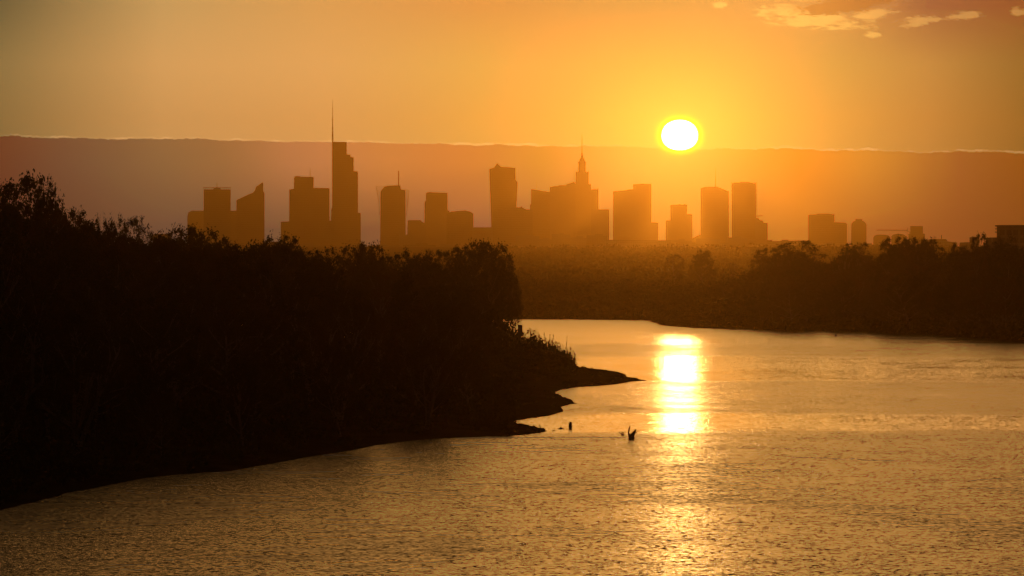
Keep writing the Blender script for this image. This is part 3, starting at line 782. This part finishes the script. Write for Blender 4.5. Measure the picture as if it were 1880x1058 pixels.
# ---------------------------------------------------------------- the city
def tower(name, label, D, outlines, fac=0, depth=.8, masts=(), roofs=(), group='towers of the skyline', cat='skyscraper', yoff=0.0):
    """outlines: silhouettes as photograph pixels, each extruded to a real depth at distance D"""
    allx = [p[0] for o in outlines for p in o]
    cx = (min(allx) + max(allx)) / 2
    X0, _, _ = at(cx, 440, D); s = D / F; base = gz(X0, D) - 2
    root = empty(name, (X0, D, base), label, cat, group)
    root.rotation_euler = (0, 0, -math.atan2(X0, D) * 1.05)
    def W(x, y): 
        a = at(x, y, D); return a[0] - X0, a[2] - base
    first = None
    for i, o in enumerate(outlines):
        w_ = (max(p[0] for p in o) - min(p[0] for p in o)) * s
        d = max(w_ * depth, 8)
        y0 = i * 1.7
        pts = [W(x, y) for x, y in o]
        xa, xb = pts[0][0], pts[-1][0]
        pts = [(pts[0][0], 0)] + pts + [(pts[-1][0], 0)]
        b = MB().prism(pts, y0, y0 + d).build('tower_body' if i == 0 else 'wing', M_FAC[fac], root)
    for (x, ya, yb, ra, rb) in masts:
        a = W(x, ya); c = W(x, yb); m_ = MB()
        mid = (a[1] + c[1]) / 2
        m_.frus((a[0], 6, a[1] - 2), ra * s, (a[0], 6, mid), (ra + rb) / 2 * s, 8); m_.frus((a[0], 6, mid), (ra * .3 + rb * .7) * s, (c[0], 6, c[1]), rb * s, 8)
        m_.build('mast', M_DARKSTEEL, root)
    for (x0_, x1_, ya, yb) in roofs:
        a = W(x0_, ya); c = W(x1_, yb)
        MB().box(a[0], c[0], 2.2, max(8, (c[0] - a[0]) * .7), a[1], c[1]).build('roof_structure', M_STEEL, root)
    return root, W, s
B = 452
tower('office_block', 'pale low block with rounded left corner at the far left of the skyline', 9300, [[(344, B), (344, 398), (346, 390), (352, 387), (374, 387), (374, B)]], 2, cat='building')
r, W, s = tower('skyscraper', 'flat topped dark tower with roof railing and short mast, leftmost of the tall ones', 7900, [[(374, B), (374, 348), (423.5, 348), (423.5, B)]], 0,
      masts=[(398.5, 346, 336, .8, .5)], roofs=[(392, 405, 348, 345.5)])
m_ = MB(); a = W(372.8, 345); c = W(424.2, 345)
m_.box(a[0], c[0], -1, -.3, a[1] - .5, a[1] + .9)
for x in np.linspace(373.5, 423.5, 14): q = W(x, 348); m_.box(q[0] - .35, q[0] + .35, -1.0, -.4, q[1] - .5, q[1] + 3.3)
m_.build('roof_railing', M_STEEL, r)
tower('office_block', 'low connecting block between the railed tower and the sail shaped tower', 8300, [[(422, B), (422, 387), (440, 387), (466, 386.5), (466, B)]], 1, cat='building')
tower('skyscraper', 'sail shaped tower with slanted roof rising to a point on its right', 8000, [[(434, B), (434, 367.5), (450, 360), (464, 354), (467.5, 350), (470, 343), (477, 338), (483, 334.3), (483.6, 352), (485.6, 354), (485.6, B)]], 0)
tower('skyscraper', 'broad stepped tower with thin roof antenna, left of the tallest tower', 8150, [[(531, B), (531, 348), (539.6, 347), (539.6, 325.5), (553, 324.5), (576, 325), (576, 345), (605, 345.5), (605, B)],
      [(515.6, B), (515.6, 407.5), (533, 406.5), (533, B)], [(603, B), (603, 405), (611, 405), (611, B)]], 1, masts=[(569.4, 325, 308, .7, .25)], roofs=[(541, 551, 325.5, 323.4)])
r, W, s = tower('skyscraper', 'tallest tower with stepped right side and very long needle mast on its left edge', 8050, [[(609.6, B), (609.6, 260.5), (636.6, 260.5), (636.6, 283.5), (643.6, 284), (643.6, 288), (649.4, 289), (649.4, 314), (657.4, 315), (657.4, 391), (662.4, 391.5), (662.4, B)],
      [(607.9, B), (607.9, 383), (612, 382.5), (612, B)]], 0)
m_ = MB()
zs = [(262, 1.5), (245, 1.3), (240, 1.0), (222, .8), (205, .5), (183.5, .25)]
for (ya, ra), (yb, rb) in zip(zs[:-1], zs[1:]): a = W(610.7, ya); c = W(610.7, yb); m_.frus((a[0], 5, a[1]), ra * s, (a[0], 5, c[1]), rb * s, 8)
for yy_, rr_ in ((256, 1.9), (249, 1.9), (243, 1.9), (237, 2.2), (234, 1.6), (220, 2.0), (200, 1.1)):
    a = W(610.7, yy_); m_.frus((a[0], 5, a[1] - .5), rr_ * s, (a[0], 5, a[1] + .5), rr_ * s, 10)
m_.build('needle_mast', M_DARKSTEEL, r)
r, W, s = tower('skyscraper', 'curved glass tower with open lattice wings at both top corners and a mast', 7950, [[(698, B), (698.5, 352), (702.5, 346), (706, 342.5), (713.5, 341), (729.5, 340.3), (735.5, 341), (736, 347.5), (744.4, 350), (745, B)]], 0, masts=[(731.8, 341, 313.5, 1.3, 1.0)])
m_ = MB()
for i in range(9):                                  # horizontal rails of the left wing
    y_ = 342.5 + i * 3.3; xo = 690.3 + (i / 8) ** .8 * 4.6; a = W(xo, y_); c = W(706 if i == 0 else 699, y_); m_.box(a[0], c[0], 3, 3.8, a[1] - .28, a[1] + .28)
lo = [W(690.3 + (i / 8) ** .8 * 4.6, 342.5 + i * 3.3) for i in range(9)] + [W(696.8, 395)]
for p, q in zip(lo[:-1], lo[1:]): m_.frus((p[0], 3.4, p[1]), .5, (q[0], 3.4, q[1]), .5, 5)
for i in range(15):
    y_ = 349.5 + i * 3.3; xo = 750.8 - (i / 14) ** 1.2 * 4.4; a = W(744, y_); c = W(xo, y_); m_.box(a[0], c[0], 3, 3.8, a[1] - .28, a[1] + .28)
ro = [W(750.8 - (i / 14) ** 1.2 * 4.4, 349.5 + i * 3.3) for i in range(15)]
for p, q in zip(ro[:-1], ro[1:]): m_.frus((p[0], 3.4, p[1]), .5, (q[0], 3.4, q[1]), .5, 5)
a = W(736, 348.2); c = W(750.8, 349.5); m_.frus((a[0], 3.4, a[1]), .6, (c[0], 3.4, c[1]), .6, 5)
a = W(748, 352); c = W(748, 385); m_.frus((a[0], 3.4, a[1]), .3, (c[0], 3.4, c[1]), .3, 5)
m_.build('lattice_wing', M_STEEL, r)
tower('office_block', 'low wide block right of the lattice winged tower', 7600, [[(747, B), (748.4, 405.5), (751, 404.3), (772, 404.3), (775, 408), (782, 410), (782, B)], [(732, B), (732, 431), (765, 431), (765, B)]], 2, cat='building')
tower('skyscraper', 'plain square tower with a small notch in its roof', 8100, [[(779.3, B), (779.3, 370), (781.9, 369), (781.9, 354.5), (796, 353.4), (821.8, 354.2), (821.8, 386), (825.4, 387), (825.4, B)]], 2, roofs=[(784, 794, 354, 352.8)])
tower('office_block', 'squat block with slightly peaked roof beside the square tower', 7600, [[(820, B), (820, 392), (829, 388.5), (847, 387), (854, 386.2), (864, 389), (869.2, 392.5), (869.2, B)]], 1, cat='building')
tower('office_block', 'long low block between the peaked block and the bent tower', 7400, [[(866, B), (866, 417.6), (905, 417.6), (905, B)]], 2, cat='building')
tower('skyscraper', 'bent glass tower with a small triangular peak on its roof', 8200, [[(903.4, B), (898, 310.2), (906.5, 308.2), (912.4, 299.2), (919.4, 306), (933, 307.2), (946.4, 308.3), (946.8, 330.5), (950.6, 335), (948.2, 380), (946, B)]], 0)
tower('office_block', 'dark block in front of the bent tower with a small roof box', 7700, [[(905, B), (906, 390), (922, 383), (926, 381), (957, 380.5), (966, 384.5), (978, 385.5), (978, B)]], 1, cat='building', roofs=[(956.5, 959, 381, 378.6)])
tower('skyscraper', 'pale slant roofed tower with hair thin antenna, left of the spired palace', 8600, [[(973, B), (973, 376), (975, 375), (975, 347), (1008, 352.5), (1012, 353), (1012, B)]], 1, masts=[(985.4, 348, 328, .5, .2)])
tower('skyscraper', 'wide slab with uneven roofline directly left of the spired palace', 8350, [[(1009, B), (1009, 343.3), (1015, 343), (1016, 341.8), (1024, 341.8), (1026, 340), (1039, 340), (1041, 337.5), (1047, 336.5), (1049, 335), (1056, 334.6), (1056, B)]], 2, masts=[(1053.6, 335, 305, .5, .2)])
# the palace with its spire
D = 8500; px_c = 1069
X0, _, _ = at(px_c, 440, D); s = D / F; base = gz(X0, D) - 2
pal = empty('palace_tower', (X0, D, base), 'stepped stone palace tower with corner pinnacles and a tall spire left of the sun', 'skyscraper', 'towers of the skyline')
def W(x, y): a = at(x, y, D); return a[0] - X0, a[2] - base
def blk(name, x0, x1, ytop, dep, yo, m=M_FAC[3]):
    a = W(x0, ytop); c = W(x1, ytop); return MB().box(a[0], c[0], yo, yo + dep, 0, a[1]).build(name, m, pal)
blk('tower_body', 1053, 1085.6, 337.7, 40, 12); blk('wing', 1085, 1099, 347.6, 50, 8); blk('upper_shaft', 1057.2, 1081.3, 315.5, 29, 17)
a = W(1062, 315); c = W(px_c, 299); cx_ = W(px_c, 300)[0]
MB().lathe(cx_, 31, [(7.6 * s, W(0, 316)[1]), (7.4 * s, W(0, 299.5)[1]), (8.6 * s, W(0, 298.6)[1]), (8.6 * s, W(0, 297.6)[1]), (6.2 * s, W(0, 296)[1]), (4.4 * s, W(0, 291)[1]), (2.6 * s, W(0, 288.5)[1]), (1.9 * s, W(0, 284)[1])], 8, rot=R(22.5)).build('clock_stage', M_STONE, pal)
m_ = MB()
for (ya, ra), (yb, rb) in zip([(285, 1.9), (280, 1.3), (270, .85), (259, .6), (246.5, .3)][:-1], [(280, 1.3), (270, .85), (259, .6), (246.5, .3)]):
    m_.frus((cx_, 31, W(0, ya)[1]), ra * s, (cx_, 31, W(0, yb)[1]), rb * s, 8)
m_.build('spire', M_DARKSTEEL, pal)
for x, yt, yb_, wd in ((1058.3, 312, 317, 1.3), (1080.3, 312, 317, 1.3), (1091, 341.5, 348, 1.0), (1094.5, 343.5, 348, .9), (1098, 342.5, 348, 1.0), (1054.4, 335, 338.5, 1.1)):
    a = W(x, yb_); c = W(x, yt); MB().frus((a[0], 17.5, a[1] - 1), wd * s, (a[0], 17.5, c[1]), .35 * wd * s, 6).build('pinnacle', M_STONE, pal)
tower('office_block', 'flat lower block attached right of the spired palace', 8000, [[(1085, B), (1085, 384.5), (1118.7, 384.5), (1118.7, B)]], 2, cat='building')
tower('skyscraper', 'double height slab tower with taller right half, between palace and sun', 8500, [[(1125.3, B), (1125.3, 351.2), (1150, 349), (1156, 347.6), (1162, 347.6), (1162, 338.5), (1177, 337.2), (1196, 337.8), (1196, 408), (1208.5, 408.8), (1208.5, B)]], 2)
tower('office_block', 'very long flat roofed block stretching below the slab tower', 6200, [[(1112, 470), (1112, 440.5), (1180, 441), (1232, 441.4), (1232, 470)]], 1, cat='building', depth=.3)
tower('skyscraper', 'small stepped tower right under the sun', 8800, [[(1222, B), (1222, 405), (1230.7, 404.4), (1230.7, 376.4), (1245, 375.5), (1261.8, 376), (1261.8, 393), (1271, 393.6), (1271, B)]], 2, roofs=[(1246, 1249, 376, 374.2), (1256, 1258.5, 376, 374.2)])
tower('office_block', 'little hump roofed block between the stepped tower and the antenna tower', 9200, [[(1270, B), (1270, 438), (1278, 434), (1284, 431.5), (1290, 431.5), (1290, B)]], 2, cat='building')
tower('skyscraper', 'hazy tower with sloping roof and thin antenna, left one of the close pair', 8500, [[(1286, B), (1286, 346), (1294, 343.2), (1316.5, 343), (1326, 346.5), (1338.5, 351.5), (1338.5, B)]], 0, masts=[(1313.9, 343.5, 309, 1.0, .25)])
r, W, s = tower('skyscraper', 'hazy round shouldered tower with roof frame, right one of the close pair', 8100, [[(1343.3, B), (1343.3, 336.5), (1388.3, 336.5), (1388.3, B)]], 1, roofs=[(1358, 1376, 337, 333.6), (1347, 1358, 337, 335), (1376, 1383, 337, 335.2)])
m_ = MB()
for x in (1343.0, 1388.6):
    for i in range(8): q = W(x, 336 + i * 7); m_.box(q[0] - 1.4, q[0] + 1.4, -1.2, -.3, q[1] - 1.1, q[1] + 1.1)
m_.build('corner_frame', M_STEEL, r)
r, W, s = tower('office_block', 'stepped block with a short horizontal arm, right of the close pair', 7700, [[(1386, B), (1386, 399), (1393, 401), (1395, 404), (1400, 405), (1402, 409), (1409.4, 409.6), (1409.4, B)]], 2, cat='building')
a = W(1388, 397.2); c = W(1400.3, 396.2); MB().frus((a[0], 3, a[1]), 1.1, (c[0], 3, c[1]), .8, 6).build('roof_arm', M_STEEL, r)
tower('office_block', 'long thin roofed hall on the horizon right of the close pair', 6900, [[(1408, 465), (1408, 443), (1434, 442.6), (1436, 440.5), (1446, 440.5), (1448, 442), (1486, 441.6), (1486, 465)]], 1, cat='building', depth=.4)
tower('skyscraper', 'wide block of two heights standing alone right of the sun', 7500, [[(1484, 458), (1484, 394.6), (1498, 393.6), (1502, 392.4), (1520, 392.4), (1532, 394), (1532, 408), (1551, 409), (1555, 411), (1555, 458)]], 1)
tower('skyscraper', 'short tower with sloped shoulders and square cap', 7300, [[(1562.8, 460), (1562.8, 412), (1566, 407), (1570, 405.5), (1570.5, 402.3), (1583, 402.3), (1583.5, 405.5), (1587, 407), (1590.8, 412), (1590.8, 460)]], 2)
tower('office_block', 'small dome roofed block, left one of two under the crane jib', 7000, [[(1603.3, 460), (1603.3, 436), (1606, 432.5), (1612, 431), (1625, 431), (1631, 432.5), (1634, 436), (1634, 460)]], 2, cat='building')
tower('office_block', 'small dome roofed block, right one of two under the crane jib', 6900, [[(1636, 460), (1636.5, 434), (1640, 430.8), (1648, 429.2), (1658, 430.2), (1664.5, 434), (1664.5, 460)]], 2, cat='building')
tower('office_block', 'boxy block with a lower step beside the crane mast', 6600, [[(1668, 462), (1668, 430), (1671.3, 429.5), (1671.3, 415.2), (1694.3, 415.4), (1694.3, 428.8), (1697.8, 429.4), (1697.8, 462)]], 2, cat='building')
tower('office_block', 'low sloping roofed block with a stub antenna right of the crane', 5200, [[(1701, 475), (1701, 441), (1712, 438.8), (1737, 439.4), (1740, 443.5), (1757, 445.6), (1757, 475)]], 1, cat='building', masts=[(1728.6, 440, 431.5, 1.0, .8)], depth=.4)
tower('office_block', 'low dark stepped block left of the ball shaped tree top', 3600, [[(1762, 480), (1762, 445.6), (1780, 445), (1780, 436), (1796, 436), (1796, 480)]], 1, cat='building', depth=.5)
r, W, s = tower('office_building', 'near dark building with a thin overhanging flat roof at the right edge', 1750, [[(1810, 520), (1810, 436.3), (1830.5, 436), (1830.5, 415.9), (1940, 415.9), (1940, 436), (1960, 436), (1960, 520)]], 1, cat='building', depth=.3)
a = W(1827.5, 415.7); c = W(1944, 413.4)
MB().box(a[0], c[0], -1.2, 26, a[1], c[1]).build('flat_roof', M_DARKSTEEL, r)
for x in (1828.6,): 
    for y_ in (421, 427): a = W(x, y_); MB().box(a[0] - .3, a[0] + 1.2, -.9, 20, a[1], a[1] + .35).build('balcony_slab', M_DARKSTEEL, r)
tower('office_block', 'low flat block on the horizon between the bare tree and the dome shaped tree', 5200, [[(281, 470), (281, 431), (285, 429.4), (313, 430), (313, 470)]], 2, cat='building', depth=.4)
# the crane
D = 6700; X0, _, _ = at(1666, 440, D); base = gz(X0, D); s = D / F
cr = empty('tower_crane', (X0, D, base), 'thin construction crane with a long jib pointing left', 'crane')
def W(x, y): a = at(x, y, D); return a[0] - X0, a[2] - base
zt = W(1666, 417)[1]; zj = W(1666, 425.5)[1]
m_ = MB(); w2 = 1.0
for ax in (-w2, w2):
    for ay in (-w2, w2): m_.frus((ax, ay, 0), .22, (ax, ay, zj), .22, 4)
k = 0; z_ = 0
while z_ + 3 < zj:
    m_.frus((-w2, -w2, z_), .12, (w2, -w2, z_ + 3), .12, 4); m_.frus((w2, w2, z_), .12, (-w2, w2, z_ + 3), .12, 4); z_ += 3
m_.build('crane_mast', M_STEEL, cr)
m_ = MB(); a = W(1609, 423.4); b_ = W(1671, 426.2)
m_.frus((a[0], 0, a[1]), .45, (0, 0, zj + 1.2), .55, 4); m_.frus((a[0], 0, a[1] + 1.6), .35, (0, 0, zj + 3), .4, 4)
n_ = 22
for i in range(n_):
    t0 = i / n_; t1 = (i + .5) / n_; t2 = (i + 1) / n_
    f = lambda t, u: (a[0] * (1 - t), 0, (a[1] + 1.6 * u) * (1 - t) + (zj + 1.2 + 1.8 * u) * t)
    m_.frus(f(t0, 0), .15, f(t1, 1), .15, 3); m_.frus(f(t1, 1), .15, f(t2, 0), .15, 3)
m_.build('jib', M_STEEL, cr)
m_ = MB(); m_.frus((0, 0, zj + 1.2), .5, (b_[0], 0, b_[1]), .5, 4); m_.box(b_[0] - 1.6, b_[0] + 1.2, -1, 1, b_[1] - 2.6, b_[1]); m_.build('counter_jib', M_STEEL, cr)
m_ = MB(); m_.frus((0, 0, zj), 1.0, (0, 0, zt), .35, 4); a2 = W(1640, 424.6); m_.frus((0, 0, zt), .14, (a2[0], 0, a2[1] + 1.5), .14, 4); m_.frus((0, 0, zt), .14, (b_[0], 0, b_[1]), .14, 4); m_.build('apex', M_STEEL, cr)
# low quarters at the foot of the towers
lows = [(968, 44, 431), (1000, 40, 437), (1030, 34, 428), (1062, 40, 434), (1096, 38, 430), (1250, 40, 439), (1300, 44, 436), (1352, 40, 434), (1396, 44, 438), (356, 52, 446), (430, 60, 447), (500, 44, 444), (560, 70, 446), (640, 54, 450), (700, 50, 449), (770, 60, 447), (835, 54, 446), (900, 50, 444), (955, 46, 443), (1010, 60, 446), (1070, 50, 443),
        (1265, 46, 445), (1325, 50, 446), (1380, 46, 444), (1520, 60, 446), (1590, 44, 447), (1640, 50, 448)]
where = ['left of the slant roofed tower foot', 'at the slant roofed tower foot', 'at the foot of the uneven slab', 'in front of the spired palace', 'in front of the flat lower block', 'right of the long flat roofed block', 'in front of the antenna tower of the pair', 'between the close tower pair', 'in front of the stepped block with the arm', 'below the railed tower', 'below the sail shaped tower', 'in the gap left of the broad stepped tower', 'below the broad stepped tower', 'below the tallest tower', 'below the lattice winged tower', 'left of the square tower foot', 'below the squat peaked block',
         'below the bent tower', 'below the dark block with the roof box', 'below the slant roofed tower', 'below the spired palace', 'below the small stepped tower', 'below the antenna tower of the pair', 'below the stepped block with the arm',
         'below the wide lone block', 'below the short capped tower', 'below the dome roofed pair']
for (cx, wd, yt), wh in zip(lows, where):
    D = RNG.uniform(6500, 7300); q = RNG.uniform(.3, .6)
    tower('low_building', 'low hazy building ' + wh, D, [[(cx - wd / 2, 470), (cx - wd / 2, yt + 2), (cx - wd * .1, yt + 2), (cx - wd * .1, yt), (cx + wd * q * .5, yt), (cx + wd * q * .5, yt + 3), (cx + wd / 2, yt + 3), (cx + wd / 2, 470)]],
          RNG.choice((1, 2)), cat='building', group='low buildings at the foot of the towers', depth=.4)

# ---------------------------------------------------------------- haze
HX0, HX1, HY0, HY1, HZ0, HZ1 = -2600, 2600, -60, 9900, -3.2, 372
hz = MB().box(HX0, HX1, HY0, HY1, HZ0, HZ1)
m, g, out = mat('haze')
pv = g.new('ShaderNodeVolumePrincipled')
pv.inputs['Color'].default_value = (1.0, .57, .12, 1)
pv.inputs['Density'].default_value = 7.2e-5
pv.inputs['Anisotropy'].default_value = .963
m.node_tree.links.new(pv.outputs[0], out.inputs['Volume'])
ho = hz.build('haze', m)
tag(ho, 'golden evening haze over the river and city', None, None, 'stuff')
